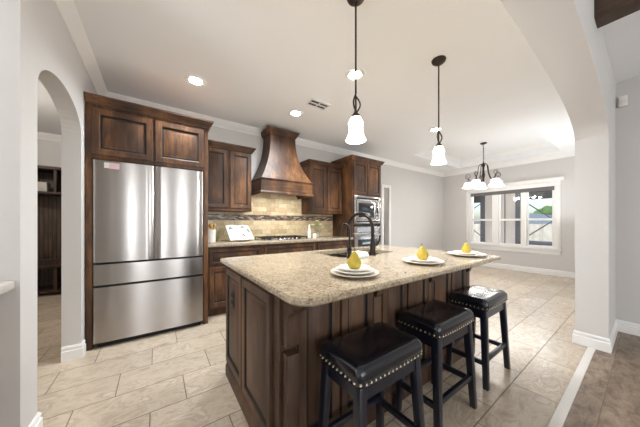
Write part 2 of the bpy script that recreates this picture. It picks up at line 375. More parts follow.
# backsplash
sp = M(); sp.box(.50, 2.94, YF - .012, YF, .93, 1.234); sp.box(.50, 2.94, YF - .012, YF, 1.324, 1.72)
struct(sp.build('wall_backsplash', SPLASH, smooth=False, top=False))
struct(B(.50, 2.94, YF - .014, YF, 1.234, 1.324).build('trim_5', MOSAIC, smooth=False, top=False))

# ------------------------------------------------------------------ window
win = bpy.data.objects.new('window_1', None); C.objects.link(win); win.location = (XW, 2.11, WZ0); struct(win)
cs = M()
cs.box(XW - .02, XW, WY0 - .095, WY0, WZ0 - .02, WZ1, .003); cs.box(XW - .02, XW, WY1, WY1 + .095, WZ0 - .02, WZ1, .003)
cs.box(XW - .02, XW, WY0 - .095, WY1 + .095, WZ1, WZ1 + .10, .003); cs.box(XW - .02, XW, WY0 - .095, WY1 + .095, WZ0 - .13, WZ0 - .03, .003)
cs.build('casing', TRIM, win)
hd = M(); hd.prism([(XW, WZ1 + .10), (XW - .03, WZ1 + .10), (XW - .04, WZ1 + .12), (XW - .075, WZ1 + .16), (XW - .075, WZ1 + .18), (XW, WZ1 + .18)], 'y', WY0 - .15, WY1 + .15) if False else hd.loft([[(x, y, z) for x, z in ((XW, WZ1 + .10), (XW - .03, WZ1 + .10), (XW - .04, WZ1 + .12), (XW - .075, WZ1 + .155), (XW - .075, WZ1 + .175), (XW, WZ1 + .175))] for y in (WY0 - .15, WY1 + .15)])
hd.build('head_cap', TRIM, win)
B(XW - .05, XW + .02, WY0 - .12, WY1 + .12, WZ0 - .03, WZ0, .004).build('sill', TRIM, win)
MU = [(1.735, 1.835), (2.31, 2.44)]
fr = M(); fr.box(XW + .01, XW + .12, WY0, WY0 + .03, WZ0, WZ1); fr.box(XW + .01, XW + .12, WY1 - .03, WY1, WZ0, WZ1); fr.box(XW + .01, XW + .12, WY0 + .03, WY1 - .03, WZ0, WZ0 + .03); fr.box(XW + .01, XW + .12, WY0 + .03, WY1 - .03, WZ1 - .03, WZ1)
for a, b in MU: fr.box(XW + .01, XW + .12, a, b, WZ0 + .03, WZ1 - .03)
fr.build('frame', TRIM, win)
for y0, y1 in ((WY0 + .03, 1.735), (1.835, 2.31), (2.44, WY1 - .03)):
    s = M(); z0, z1 = WZ0 + .03, WZ1 - .03
    s.box(XW + .06, XW + .1, y0, y0 + .025, z0, z1); s.box(XW + .06, XW + .1, y1 - .025, y1, z0, z1)
    s.box(XW + .06, XW + .1, y0 + .025, y1 - .025, z0, z0 + .03); s.box(XW + .06, XW + .1, y0 + .025, y1 - .025, z1 - .03, z1)
    s.box(XW + .06, XW + .1, y0 + .025, y1 - .025, 1.25, 1.30)
    so = s.build('sash', TRIM, win)
    B(XW + .078, XW + .082, y0 + .02, y1 - .02, z0 + .02, z1 - .02).build('pane', GLASS, so)
rs = thing('roller_shade', 'grey roller shade pulled up at the head of the dining window', 'window shade', (XW + .02, 2.11, 1.9))
M().tube([(XW + .03, WY0 + .01, 2.005), (XW + .03, WY1 - .01, 2.005)], .022, 14).build('roller', SHADE, rs)
B(XW + .008, XW + .014, WY0 + .012, WY1 - .012, 1.955, 2.03).build('fabric', SHADE, rs)
B(XW + .004, XW + .018, WY0 + .012, WY1 - .012, 1.94, 1.956, .003).build('hem_bar', SHADE, rs)

# ------------------------------------------------------------------ cabinets
UX, UZ, FX = Vector((1, 0, 0)), Vector((0, 0, 1)), None
def panel_front(parent, x0, x1, z0, z1, y, name='door', mat=WOOD, t=.02, stile=.055):
    m = M(); m.panel((x0, y, z0), (1, 0, 0), (0, 0, 1), x1 - x0, z1 - z0, t, stile); return m.build(name, mat, parent, angle=25)
CC = [(0, 0), (.012, 0), (.016, .012), (.03, .024), (.042, .05), (.052, .058), (.055, .075), (0, .075)]
def cab_crown(parent, path, z, mat=WOODX):
    return M().sweep(path, [(o, z + q) for o, q in CC]).build('crown_molding', mat, parent, angle=25)
# refrigerator surround
t = thing('refrigerator_cabinet', 'dark wooden cabinet with two doors framing the stainless refrigerator', 'cabinet', (-.01, 3.4, 0))
B(-.545, -.497, 3.01, 3.74, 0, 1.80, .002).build('side_panel', WOOD, t); B(.447, .495, 3.01, 3.74, 0, 1.80, .002).build('side_panel', WOOD, t)
B(-.545, .495, 3.01, 3.74, 1.80, 2.31, .002).build('body', WOOD, t)
for a, b in ((-.50, -.035), (-.015, .45)): panel_front(t, a, b, 1.835, 2.275, 3.01, stile=.06)
cab_crown(t, [(.495, 3.40), (.495, 3.01), (-.545, 3.01)][::-1], 2.31)
# upper cabinets
t = thing('wall_cabinet', 'dark two-door wall cabinet hung between the refrigerator and the range hood', 'cabinet', (.84, 3.6, 1.37))
B(.50, 1.16, 3.44, 3.735, 1.39, 2.235, .002).build('body', WOOD, t)
for a, b in ((.515, .815), (.85, 1.15)): panel_front(t, a, b, 1.405, 2.215, 3.44)
B(.50, 1.16, 3.43, 3.735, 1.36, 1.39, .004).build('light_rail', WOODX, t)
cab_crown(t, [(1.16, 3.735), (1.16, 3.44), (.50, 3.44)][::-1], 2.23)
t = thing('wall_cabinet', 'dark two-door wall cabinet hung between the range hood and the oven cabinet', 'cabinet', (2.58, 3.6, 1.37))
B(2.20, 2.935, 3.44, 3.735, 1.39, 2.23, .002).build('body', WOOD, t)
for a, b in ((2.215, 2.55), (2.585, 2.92)): panel_front(t, a, b, 1.405, 2.21, 3.44)
B(2.20, 2.935, 3.43, 3.735, 1.36, 1.39, .004).build('light_rail', WOODX, t)
cab_crown(t, [(2.20, 3.735), (2.20, 3.44), (2.935, 3.44)], 2.225)
# hood
t = thing('range_hood', 'large flared wooden range hood rising to the ceiling above the cooktop', 'range hood', (1.64, 3.5, 1.63))
def rect(x0, x1, y0, y1, z): return [(x0, y0, z), (x1, y0, z), (x1, y1, z), (x0, y1, z)]
rings = []
for k in range(13):
    q = k / 12; f = 1 - (1 - q) ** 2.3
    rings.append(rect(1.235 + .225 * f, 2.115 - .215 * f, 3.235 + .19 * f, 3.735, 1.85 + .76 * q))
M().loft(rings).build('flared_body', WOOD, t, angle=31)
sk_ = M(); sk_.box(1.235, 2.115, 3.235, 3.26, 1.66, 1.85); sk_.box(1.235, 1.26, 3.26, 3.735, 1.66, 1.85); sk_.box(2.09, 2.115, 3.26, 3.735, 1.66, 1.85); sk_.build('skirt', WOODX, t, smooth=False)
M().sweep([(1.235, 3.735), (1.235, 3.235), (2.115, 3.235), (2.115, 3.735)], [(0, 1.835), (.006, 1.835), (.012, 1.845), (.012, 1.855), (0, 1.862)]).build('top_bead', WOODX, t)
M().sweep([(1.235, 3.735), (1.235, 3.235), (2.115, 3.235), (2.115, 3.735)], [(0, 1.625), (.022, 1.625), (.022, 1.645), (.012, 1.655), (.006, 1.672), (0, 1.672)]).build('bottom_molding', WOODX, t)
B(1.26, 2.09, 3.26, 3.73, 1.72, 1.745).build('filter_pan', DARK, t)
for hx in (1.45, 1.90): M().lathe([(0, 0), (.03, 0), (.032, .006), (0, .006)], (hx, 3.36, 1.714), 16).build('hood_lamp', LENS, t); lamp('bulb', 'SPOT', (hx, 3.36, 1.70), 3.6, (1, .96, .9), (math.radians(18), 0, 0), parent=t, spot_size=math.radians(130), spot_blend=.7, shadow_soft_size=.03)
M().sweep([(1.46, 3.735), (1.46, 3.425), (1.90, 3.425), (1.90, 3.735)], [(0, 2.60), (.012, 2.60), (.016, 2.615), (.03, 2.63), (.042, 2.66), (.05, 2.668), (.055, 2.69), (0, 2.69)]).build('crown_molding', WOODX, t, angle=25)
# oven tower
t = thing('oven_cabinet', 'tall dark cabinet with two upper doors holding the built-in microwave and oven', 'cabinet', (3.32, 3.45, 0))
b = M(); X0, X1, Y0 = 2.94, 3.725, 3.15
b.box(X0, X0 + .03, Y0, 3.735, .0, 2.36); b.box(X1 - .03, X1, Y0, 3.735, 0, 2.36); b.box(X0 + .03, X1 - .03, 3.70, 3.735, 0, 2.36)
b.box(X0 + .03, X1 - .03, Y0, 3.70, 1.715, 2.36); b.box(X0 + .03, X1 - .03, Y0, 3.70, .1, .45); b.box(X0 + .03, X1 - .03, Y0 + .06, 3.70, 0, .1); b.box(X0 + .03, X1 - .03, Y0 + .02, 3.70, 1.155, 1.17)
b.build('body', WOOD, t, smooth=False)
for a, c_ in ((X0 + .02, 3.318), (3.332, X1 - .02)): panel_front(t, a, c_, 1.73, 2.34, Y0)
panel_front(t, X0 + .02, X1 - .02, .12, .43, Y0, 'drawer', WOODX)
cab_crown(t, [(X0, 3.735), (X0, Y0), (X1, Y0), (X1, 3.735)], 2.355)
mw = thing('microwave', 'built-in stainless microwave in the oven tower above the wall oven', 'microwave', (3.325, 3.3, 1.175))
B(X0 + .04, X1 - .04, Y0 + .01, 3.66, 1.190, 1.700).build('case', INOX, mw)
f = M(); fx0, fx1 = X0 + .032, X1 - .032
f.box(fx0, fx1, Y0 - .022, Y0 + .01, 1.615, 1.707, .003); f.box(fx0, fx1, Y0 - .022, Y0 + .01, 1.177, 1.255, .003); f.box(fx0, fx0 + .05, Y0 - .022, Y0 + .01, 1.255, 1.615, .003); f.box(fx1 - .05, fx1, Y0 - .022, Y0 + .01, 1.255, 1.615, .003)
f.build('trim_frame', INOX, mw)
B(fx0 + .06, fx1 - .06, Y0 - .024, Y0 - .02, 1.640, 1.670).build('vent', DARK, mw); B(fx0 + .06, fx1 - .06, Y0 - .024, Y0 - .02, 1.205, 1.230).build('vent', DARK, mw)
d = M(); d.box(fx0 + .055, fx1 - .165, Y0 - .03, Y0, 1.260, 1.610, .004); dr = d.build('door', INOX, mw)
B(fx0 + .10, fx1 - .21, Y0 - .033, Y0 - .028, 1.300, 1.570, .002).build('door_window', BLACKGL, dr)
cp = B(fx1 - .16, fx1 - .055, Y0 - .03, Y0, 1.260, 1.610, .004).build('control_panel', INOX, mw)
B(fx1 - .15, fx1 - .08, Y0 - .033, Y0 - .028, 1.315, 1.555, .001).build('keypad', BLACKGL, cp)
M().tube([(fx1 - .178, Y0 - .055, 1.305), (fx1 - .178, Y0 - .055, 1.565)], .008).build('handle', CHROME, dr)
ov = thing('wall_oven', 'built-in stainless wall oven in the oven tower below the microwave', 'oven', (3.325, 3.3, .45))
B(X0 + .04, X1 - .04, Y0 + .01, 3.66, .46, 1.145).build('case', INOX, ov)
cp = B(fx0, fx1, Y0 - .02, Y0 + .01, 1.000, 1.120, .003).build('control_panel', INOX, ov)
B(fx0 + .07, fx1 - .07, Y0 - .023, Y0 - .019, 1.020, 1.100).build('display', BLACKGL, cp)
B(fx0, fx1, Y0 - .015, Y0 + .01, 1.123, 1.160).build('vent', DARK, ov)
dr = B(fx0, fx1, Y0 - .026, Y0 + .01, .47, 0.985, .004).build('door', INOX, ov)
B(fx0 + .09, fx1 - .09, Y0 - .029, Y0 - .024, .58, .88, .002).build('door_window', BLACKGL, dr)
h = M(); h.tube([(fx0 + .05, Y0 - .07, .965), (fx1 - .05, Y0 - .07, .965)], .011)
for q in (fx0 + .08, fx1 - .08): h.box(q - .008, q + .008, Y0 - .07, Y0 - .02, .957, .973)
h.build('handle', CHROME, dr)
# base cabinets under the cooktop counter
def base_cabinet(x0, x1, label, ndoor):
    t = thing('base_cabinet', label, 'cabinet', ((x0 + x1) / 2, 3.45, 0), 'base cabinets along the back wall')
    b = M(); b.box(x0, x1, 3.16, 3.735, .10, .885); b.box(x0, x1, 3.23, 3.735, 0, .10); b.build('body', WOOD, t, smooth=False)
    panel_front(t, x0 + .03, x1 - .03, .665, .85, 3.16, 'drawer', WOODX, stile=.035)
    wd = (x1 - x0 - .06 - .012 * (ndoor - 1)) / ndoor
    for k in range(ndoor): panel_front(t, x0 + .03 + k * (wd + .012), x0 + .03 + k * (wd + .012) + wd, .13, .63, 3.16)
base_cabinet(.50, 1.215, 'dark base cabinet under the cookbook, nearest the refrigerator', 2)
base_cabinet(1.22, 2.13, 'dark base cabinet directly under the gas cooktop', 2)
base_cabinet(2.135, 2.935, 'dark base cabinet under the soap bottle and flowers, beside the ovens', 2)
tag(B(.498, 2.938, 3.115, 3.737, .887, .93, .006).build('countertop', GRANITE), 'speckled beige granite countertop running along the backsplash', 'countertop')

# ------------------------------------------------------------------ refrigerator
t = thing('refrigerator', 'stainless french-door refrigerator with two bottom drawers', 'refrigerator', (-.025, 3.35, 0))
B(-.485, .435, 3.075, 3.72, .03, 1.765, .004).build('case', plain('fridge_side', '55534f', .4, .5), t)
def curved_front(x0, x1, z0, z1, y, depth=.085, bow=.008):
    m = M(); n = 14; ring_f = []
    pts = []
    for k in range(n + 1):
        q = k / n; s_ = 2 * q - 1; edge = max(0, (abs(s_) - .93) / .07)
        pts.append((x0 + (x1 - x0) * q, y - bow * (1 - s_ * s_) + .008 * edge ** 2))
    pts += [(x1, y + depth), (x0, y + depth)]
    m.prism(pts, 'z', z0, z1); return m
for a, b in ((-.487, -.028), (-.022, .437)):
    dr = curved_front(a, b, .815, 1.785, 2.985).build('door', INOX, t, angle=30)
    B(a + .02, b - .02, 2.99, 3.06, .803, .815).build('handle', DARK, dr)
dr = curved_front(-.487, .437, .60, .795, 2.985).build('drawer', INOX, t, angle=30)
B(-.46, .41, 2.995, 3.06, .795, .805).build('handle', DARK, dr)
dr = curved_front(-.487, .437, .055, .578, 2.985).build('drawer', INOX, t, angle=30)
B(-.46, .41, 2.995, 3.06, .578, .60).build('handle', DARK, dr)
b = M(); b.box(-.47, .42, 3.03, 3.6, .0, .055); b.build('toe_grille', DARK, t)
pn = thing('paper_note', 'small pink and white paper note stuck at the top of the left refrigerator door', 'note', (-.395, 2.975, 1.70))
B(-.41, -.37, 2.9735, 2.9775, 1.715, 1.765).build('white_slip', PAPER, pn); B(-.375, -.30, 2.9715, 2.9755, 1.71, 1.765).build('pink_slip', PINK, pn)

# ------------------------------------------------------------------ island
IX0, IX1, IY0, IY1, ITZ = .455, 2.38, .97, 1.92, .915
t = thing('kitchen_island', 'large dark paneled kitchen island with corbels under an overhanging top', 'island', (1.42, 1.5, 0))
b = M(); zb = .881
b.box(IX0, IX0 + .03, IY0, IY1, 0, zb); b.box(IX1 - .03, IX1, IY0, IY1, 0, zb); b.box(IX0 + .03, IX1 - .03, IY0, IY0 + .03, 0, zb); b.box(IX0 + .03, IX1 - .03, IY1 - .03, IY1, 0, zb); b.box(IX0 + .03, IX1 - .03, IY0 + .03, IY1 - .03, .05, .07)
b.build('body', IWOOD, t, smooth=False)
def side_panel(y0, y1, z0, z1, st=.05):
    m = M(); m.panel((IX0, y1, z0), (0, -1, 0), (0, 0, 1), y1 - y0, z1 - z0, .018, st); m.build('end_panel', IWOOD, t, angle=25)
side_panel(1.50, 1.895, .13, .845); side_panel(1.04, 1.485, .13, .845)
for y0, y1 in ((1.0, 1.44), (1.45, 1.89)):
    m = M(); m.panel((IX1, y0, .13), (0, 1, 0), (0, 0, 1), y1 - y0, .715, .018, .05); m.build('end_panel', IWOOD, t, angle=25)
CX = [.505, 1.105, 1.71, 2.325]
for a, b_ in zip(CX, CX[1:]):
    L = b_ - a - .09; h_ = (L - .02) / 2
    for k in range(2):
        x = a + .045 + k * (h_ + .02); m = M(); m.panel((x, IY0, .13), (1, 0, 0), (0, 0, 1), h_, .715, .016, .045); m.build('front_panel', IWOOD, t, angle=25)
for k in range(4):
    x = IX0 + .05 + k * .455; panel = M(); panel.panel((x + .42, IY1, .13), (-1, 0, 0), (0, 0, 1), .42, .715, .018, .05); panel.build('door', IWOOD, t, angle=25)
def corbel(x, y, ztop, leg, arc, zl, wd):
    # leg, concave quarter arc, square nose under the granite
    pr = [(y, zl), (y - leg + .01, zl), (y - leg, zl + .012)] + [(y - leg - arc + arc * math.cos(q), ztop - .075 - arc + arc * math.sin(q)) for q in [PI / 2 * k / 8 for k in range(9)]] + [(y - leg - arc - .012, ztop - .066), (y - leg - arc - .016, ztop - .05), (y - leg - arc - .016, ztop), (y, ztop)]
    m = M(); m.prism(pr, 'x', x - wd, x + wd, .003); m.build('corbel', IWOOD, t, angle=25)
corbel(.50, IY0, .881, .055, .045, .63, .032)
B(.468, .532, IY0 - .055, IY0, 0, .60, .003).build('end_post', IWOOD, t)
for x in CX[1:]: corbel(x, IY0, .881, .03, .035, .745, .024); B(x - .036, x + .036, IY0 - .012, IY0, .12, .74, .002).build('pilaster', IWOOD, t)
bm_ = M(); bm_.sweep([(IX0, IY1), (IX0, IY0), (IX1, IY0), (IX1, IY1), (IX0, IY1)], [(0, 0), (.014, 0), (.014, .07), (.009, .085), (.005, .10), (0, .105)])
bm_.build('base_molding', IWOOD, t)
oc = B(IX0 - .024, IX0 - .0195, 1.655, 1.725, .60, .715, .002).build('outlet_cover', plain('bronze_plate', '1b1512', .4), t)
for z in (.632, .682): B(IX0 - .0255, IX0 - .0235, 1.674, 1.706, z - .014, z + .014, .001).build('socket', DARK, oc)
# island top with sink cut-out
SX0, SX1, SY0, SY1 = 1.19, 1.86, 1.40, 1.82
def rounded(x0, x1, y0, y1, r, n=6, rs=None):
    out = []
    for i, (cx, cy, a0) in enumerate(((x0 + r, y0 + r, PI), (x1 - r, y0 + r, 1.5 * PI), (x1 - r, y1 - r, 0), (x0 + r, y1 - r, .5 * PI))):
        rr = rs[i] if rs else r
        cx = x0 + rr if i in (0, 3) else x1 - rr; cy = y0 + rr if i in (0, 1) else y1 - rr
        out += [(cx + rr * math.cos(a0 + k * PI / 2 / n), cy + rr * math.sin(a0 + k * PI / 2 / n)) for k in range(n + 1)]
    return out
def slab_with_hole(outer, inner, z0, z1, ease=.008):
    m = M(); bm = m.bm
    def loop(pts, z): return [bm.verts.new((x, y, z)) for x, y in pts]
    def inset(pts, d):
        n = len(pts); res = []
        for i in range(n):
            a = Vector(pts[i - 1]); p = Vector(pts[i]); q = Vector(pts[(i + 1) % n]); e = ((p - a).normalized() + (q - p).normalized()).normalized()
            res.append((p.x - e.y * d, p.y + e.x * d))
        return res
    o_top, o_mid, o_low, o_bot = loop(inset(outer, ease), z1), loop(outer, z1 - ease), loop(outer, z0 + ease), loop(inset(outer, ease), z0)
    i_top, i_bot = loop(inner, z1), loop(inner, z0)
    n = len(outer)
    for A, Bq in ((o_top, o_mid), (o_mid, o_low), (o_low, o_bot)):
        for i in range(n): m.face([A[i], A[(i + 1) % n], Bq[(i + 1) % n], Bq[i]])
    k = len(inner)
    for i in range(k): m.face([i_top[i], i_top[(i + 1) % k], i_bot[(i + 1) % k], i_bot[i]])
    bm.edges.index_update()
    for A, Bq in ((o_top, i_top), (o_bot, i_bot)):
        es = [e for L in (A, Bq) for e in (bm.edges.get((L[i], L[(i + 1) % len(L)])) for i in range(len(L)))]
        bmesh.ops.triangle_fill(bm, use_beauty=True, edges=es)
    return m
outer = rounded(.40, 2.34, .70, 1.94, .07, 8, (.10, .05, .03, .03))
tag(slab_with_hole(outer, rounded(SX0, SX1, SY0, SY1, .04), zb + .002, ITZ).build('island_countertop', GRANITE), 'speckled beige granite slab with rounded corner topping the kitchen island', 'countertop')
sk = thing('sink', 'dark double-bowl sink set under the island granite', 'sink', (1.525, 1.61, .68))
DKS = plain('dark_sink', '3b342f', .3, .3)
def bowl(x0, x1, y0, y1, zt, zb_):
    o, i = rounded(x0, x1, y0, y1, .04), rounded(x0 + .012, x1 - .012, y0 + .012, y1 - .012, .035); fl = rounded(x0 + .03, x1 - .03, y0 + .03, y1 - .03, .03)
    m = M(); m.loft([[(x, y, zb_ - .01) for x, y in o], [(x, y, zt) for x, y in o], [(x, y, zt) for x, y in i], [(x, y, zb_ + .03) for x, y in i], [(x, y, zb_) for x, y in fl]]); return m
mid = 1.50
for a, b_ in ((SX0 - .005, mid - .002), (mid + .002, SX1 + .005)):
    q = bowl(a, b_, SY0 - .005, SY1 + .005, .881, .69).build('bowl', DKS, sk)
    M().lathe([(.0, 0), (.04, 0), (.042, .004), (.03, .006), (0, .004)], ((a + b_) / 2, 1.61, .691), 20).build('drain', CHROME, q)
# folded towel on the sink rim, its end hanging into the bowl
def towel(x0, x1, n=12):
    rings = []
    for k in range(n + 1):
        x = x0 + (x1 - x0) * k / n; wv = .0025 * math.sin(k * 1.7)
        up = [(1.285, ITZ + .001), (1.28, ITZ + .022), (1.29, ITZ + .042 + wv), (1.35, ITZ + .046 - wv), (1.40, ITZ + .042 + wv), (1.418, ITZ + .022), (1.422, ITZ - .03), (1.424, ITZ - .09 + wv * 3)]
        lo = [(1.410, ITZ - .09 + wv * 3), (1.407, ITZ - .03), (1.404, ITZ + .001)]
        rings.append([(x, y, z) for y, z in up + lo])
    return M().loft(rings)
tag(towel(1.265, 1.37).build('dish_towel', CLOTH), 'white folded dish towel on the sink rim between the two bronze faucets', 'towel')
# faucets
fa = thing('kitchen_faucet', 'tall dark bronze gooseneck pull-down faucet at the island sink', 'faucet', (1.51, 1.365, ITZ))
M().lathe([(0, 0), (.032, 0), (.033, .006), (.027, .014), (.024, .05), (.026, .075), (.021, .10), (.017, .13), (.0, .13)], (1.51, 1.365, ITZ), 20).build('base', BRONZE, fa)
arc = [(1.51, 1.365, ITZ + .12), (1.51, 1.365, ITZ + .22)] + [(1.51 - .035 * (1 - math.cos(a)), 1.365 + .115 * (1 - math.cos(a)), ITZ + .22 + .14 * math.sin(a)) for a in [PI * k / 14 for k in range(1, 14)]]
M().tube(smooth_path(arc, 3), .0155, 12).build('spout', BRONZE, fa)
e = Vector(arc[-1]); M().tube([e + Vector((0, 0, .03)), e, e - Vector((0, 0, .05)), e - Vector((0, 0, .10))], [.016, .019, .021, .023], 14).build('spray_head', BRONZE, fa)
M().tube([(1.51, 1.365, ITZ + .085), (1.545, 1.35, ITZ + .09), (1.565, 1.34, ITZ + .12), (1.57, 1.335, ITZ + .17)], [.011, .011, .008, .007], 10).build('handle', BRONZE, fa)
fb = thing('filtered_water_tap', 'slim dark bronze gooseneck tap left of the tall faucet at the sink', 'faucet', (1.235, 1.355, ITZ))
M().lathe([(0, 0), (.024, 0), (.025, .006), (.019, .015), (.017, .05), (.021, .07), (.013, .085), (.010, .10), (0, .10)], (1.235, 1.355, ITZ), 18).build('base', BRONZE, fb)
arc = [(1.235, 1.355, ITZ + .09), (1.235, 1.355, ITZ + .21)] + [(1.235 - .012 * (1 - math.cos(a)), 1.355 + .04 * (1 - math.cos(a)), ITZ + .21 + .055 * math.sin(a)) for a in [PI * k / 10 for k in range(1, 11)]] + [(1.211, 1.435, ITZ + .185)]
M().tube(smooth_path(arc, 3), .0085, 10).build('spout', BRONZE, fb)
M().tube([(1.235, 1.355, ITZ + .075), (1.215, 1.345, ITZ + .085), (1.195, 1.335, ITZ + .10)], [.007, .006, .005], 8).build('handle', BRONZE, fb)

# place settings
def plate_mesh(r, h=.018): return [(0, .0), (r * .6, 0), (r * .64, .003), (r * .97, h - .003), (r, h), (r * .985, h + .003), (r * .66, .008), (r * .58, .006), (0, .006)]
def plate(r, x, y, z, label, mat, grp): return tag(M().lathe(plate_mesh(r), (x, y, z), 40).build('plate', mat), label, 'plate', grp)
ST = plain('pear_stem', '5c4326', .7)
def pear(x, y, z, label, s=1.0, rz=0, tilt=.0):
    t = thing('pear', label, 'pear', (x, y, z), 'pears on the island place settings')
    pr = [(0, .004), (.016, 0), (.032, .008), (.041, .026), (.0405, .042), (.033, .058), (.0235, .073), (.0185, .086), (.0135, .097), (.005, .102), (0, .101)]
    M().lathe([(r * s, h * s) for r, h in pr], (x, y, z), 24).build('fruit', PEAR, t, angle=80)
    M().tube([(x, y, z + .098 * s), (x + .003, y + .002, z + .112 * s), (x + .008, y + .003, z + .122 * s)], [.0018, .0016, .0022], 6).build('stem', ST, t)
    t.rotation_euler = (tilt, 0, rz)
G = 'plates on the island place settings'
plate(.128, .855, .90, ITZ + .0005, 'cream dinner plate at the bottom of the nearest three-plate stack', CREAM, G)
plate(.105, .855, .90, ITZ + .0125, 'middle plate of the nearest three-plate stack on the island', WHITE, G)
plate(.085, .855, .90, ITZ + .0245, 'small white top plate under the nearest pear', WHITE, G)
pear(.855, .90, ITZ + .0315, 'yellow-green pear on the nearest plate stack, closest to the camera', .93, .4)
plate(.135, 1.495, .90, ITZ + .0005, 'cream dinner plate under the middle pear, facing the second stool', CREAM, G)
plate(.10, 1.495, .90, ITZ + .0125, 'small white plate directly beneath the middle pear', WHITE, G)
pear(1.495, .90, ITZ + .0195, 'green pear with upright stem on the middle place setting', .95, 2.0)
plate(.14, 2.13, .89, ITZ + .0005, 'cream dinner plate at the far end of the island by the window', CREAM, G)
plate(.10, 2.13, .89, ITZ + .0125, 'small white plate directly beneath the far pear', WHITE, G)
pear(2.13, .89, ITZ + .0195, 'yellow pear on the far place setting nearest the dining window', .88, 4.0)

# ------------------------------------------------------------------ stools
def make_stool(label, x, y):
    t = thing('bar_stool', label, 'bar stool', (0, 0, 0), 'backless saddle stools along the island')
    hx, hy = .207, .129; n = 14
    def sq(sx, sy, z, k=6, rr=.03):
        pts = rounded(-sx, sx, -sy, sy, rr, k); return [(px, py, z) for px, py in pts]
    rings = []
    for (sx, sy, z) in ((hx, hy, .548), (hx + .006, hy + .006, .556), (hx + .010, hy + .010, .580), (hx + .008, hy + .008, .604), (hx - .004, hy - .004, .620), (hx - .03, hy - .03, .627), (hx - .07, hy - .07, .629), (hx - .12, .02, .628)):
        ring = []
        for (px, py, zz) in sq(sx, sy, z, 6, min(.03, sy * .8)):
            ring.append((px, py, zz + (.022 * ((px / hx) ** 2) - .010) * min(1, (z - .548) / .06)))
        rings.append(ring)
    st = M().loft(rings).build('seat', LEATHER, t, angle=70)
    ns = M(); per = rounded(-hx - .009, hx + .009, -hy - .009, hy + .009, .03, 6); tot = []
    for i in range(len(per)):
        a, b = Vector(per[i]), Vector(per[(i + 1) % len(per)]); tot.append((a, b, (b - a).length))
    L = sum(q[2] for q in tot); cnt = 52
    for k in range(cnt):
        d = L * k / cnt
        for a, b, l in tot:
            if d <= l: break
            d -= l
        p = a + (b - a) * (d / max(l, 1e-6)); z = .566 + (.022 * ((p.x / hx) ** 2) - .010) * .3
        o = bmesh.new(); bmesh.ops.create_icosphere(o, subdivisions=1, radius=.0062); ns.merge(o, Matrix.Translation((p.x, p.y, z)))
    ns.build('nailhead_trim', BRASS, st)
    ap = M()
    ap.box(-hx + .012, hx - .012, -hy + .008, -hy + .028, .49, .548); ap.box(-hx + .012, hx - .012, hy - .028, hy - .008, .49, .548)
    ap.box(-hx + .008, -hx + .028, -hy + .028, hy - .028, .49, .548); ap.box(hx - .028, hx - .008, -hy + .028, hy - .028, .49, .548)
    ap.build('apron', BLACKW, t, smooth=False)
    def leg_at(sx, sy, z):
        q = 1 - z / .548; return (sx * (hx - .024 + .030 * q), sy * (hy - .024 + .026 * q))
    for sx in (-1, 1):
        for sy in (-1, 1):
            (bx, by), (tx, ty) = leg_at(sx, sy, 0), leg_at(sx, sy, .548); a, b = .017, .021
            M().hexa([(bx - a, by - a, 0), (bx + a, by - a, 0), (bx + a, by + a, 0), (bx - a, by + a, 0), (tx - b, ty - b, .55), (tx + b, ty - b, .55), (tx + b, ty + b, .55), (tx - b, ty + b, .55)], .003).build('leg', BLACKW, t)
    for sy, z in ((-1, .20), (1, .20)):
        px, py = leg_at(1, sy, z); B(-px, px, py - .011, py + .011, z - .016, z + .016, .002).build('stretcher', BLACKW, t)
    for sx in (-1, 1):
        px, py = leg_at(sx, 1, .17); B(px - .011, px + .011, -py, py, .175 - .016, .175 + .016, .002).build('stretcher', BLACKW, t)
    t.location = (x, y, 0); return t
s1 = make_stool('black leather saddle stool nearest the camera, under the front corner of the island', .84, .765)
for lab, x, y, r in (('middle black leather saddle stool with nailhead trim along the island', 1.465, .79, -.01), ('far black leather saddle stool at the window end of the island', 2.14, .805, .0)):
    s = copy_tree(s1); s.location = (x, y, 0); s['label'] = lab; s.rotation_euler.z = r

# ------------------------------------------------------------------ items on the back counter
CZ = .9305
ck = thing('utensil_crock', 'white crock holding wooden spoons beside the refrigerator', 'crock', (.59, 3.38, CZ))
M().lathe([(0, 0), (.056, 0), (.06, .004), (.06, .165), (.062, .172), (.056, .172), (.054, .165), (.054, .01), (0, .01)], (.59, 3.38, CZ), 28).build('pot', WHITE, ck)
def spoon(dx, dy, lean, h, label):
    p0 = Vector((.59 + dx * .3, 3.38 + dy * .3, CZ + .012)); p1 = Vector((.59 + dx + lean, 3.38 + dy, CZ + h))
    t = thing('wooden_spoon', label, 'spoon', p0, 'wooden spoons in the white crock')
    M().tube([p0, p0.lerp(p1, .75)], .005, 8).build('handle', SPOON, t)
    d = (p1 - p0); M().tube([p0.lerp(p1, q) for q in (.73, .79, .86, .93, .98, 1.0)], [.006, .016, .023, .022, .014, .004], 10).build('bowl', SPOON, t)
spoon(-.025, .01, -.02, .27, 'wooden spoon leaning left in the white crock')
spoon(.0, -.01, .0, .25, 'wooden spoon standing upright at the centre of the white crock')
spoon(.03, .01, .02, .26, 'wooden spoon leaning right in the white crock')
pl = thing('herb_sprig', 'small green herb sprig behind the white utensil crock', 'plant', (.70, 3.50, CZ))
M().lathe([(0, 0), (.03, 0), (.036, .05), (.033, .05), (.028, .006), (0, .006)], (.70, 3.50, CZ), 18).build('pot', plain('clay_tan', 'a58c62', .7), pl)
lf = M(); st_ = M()
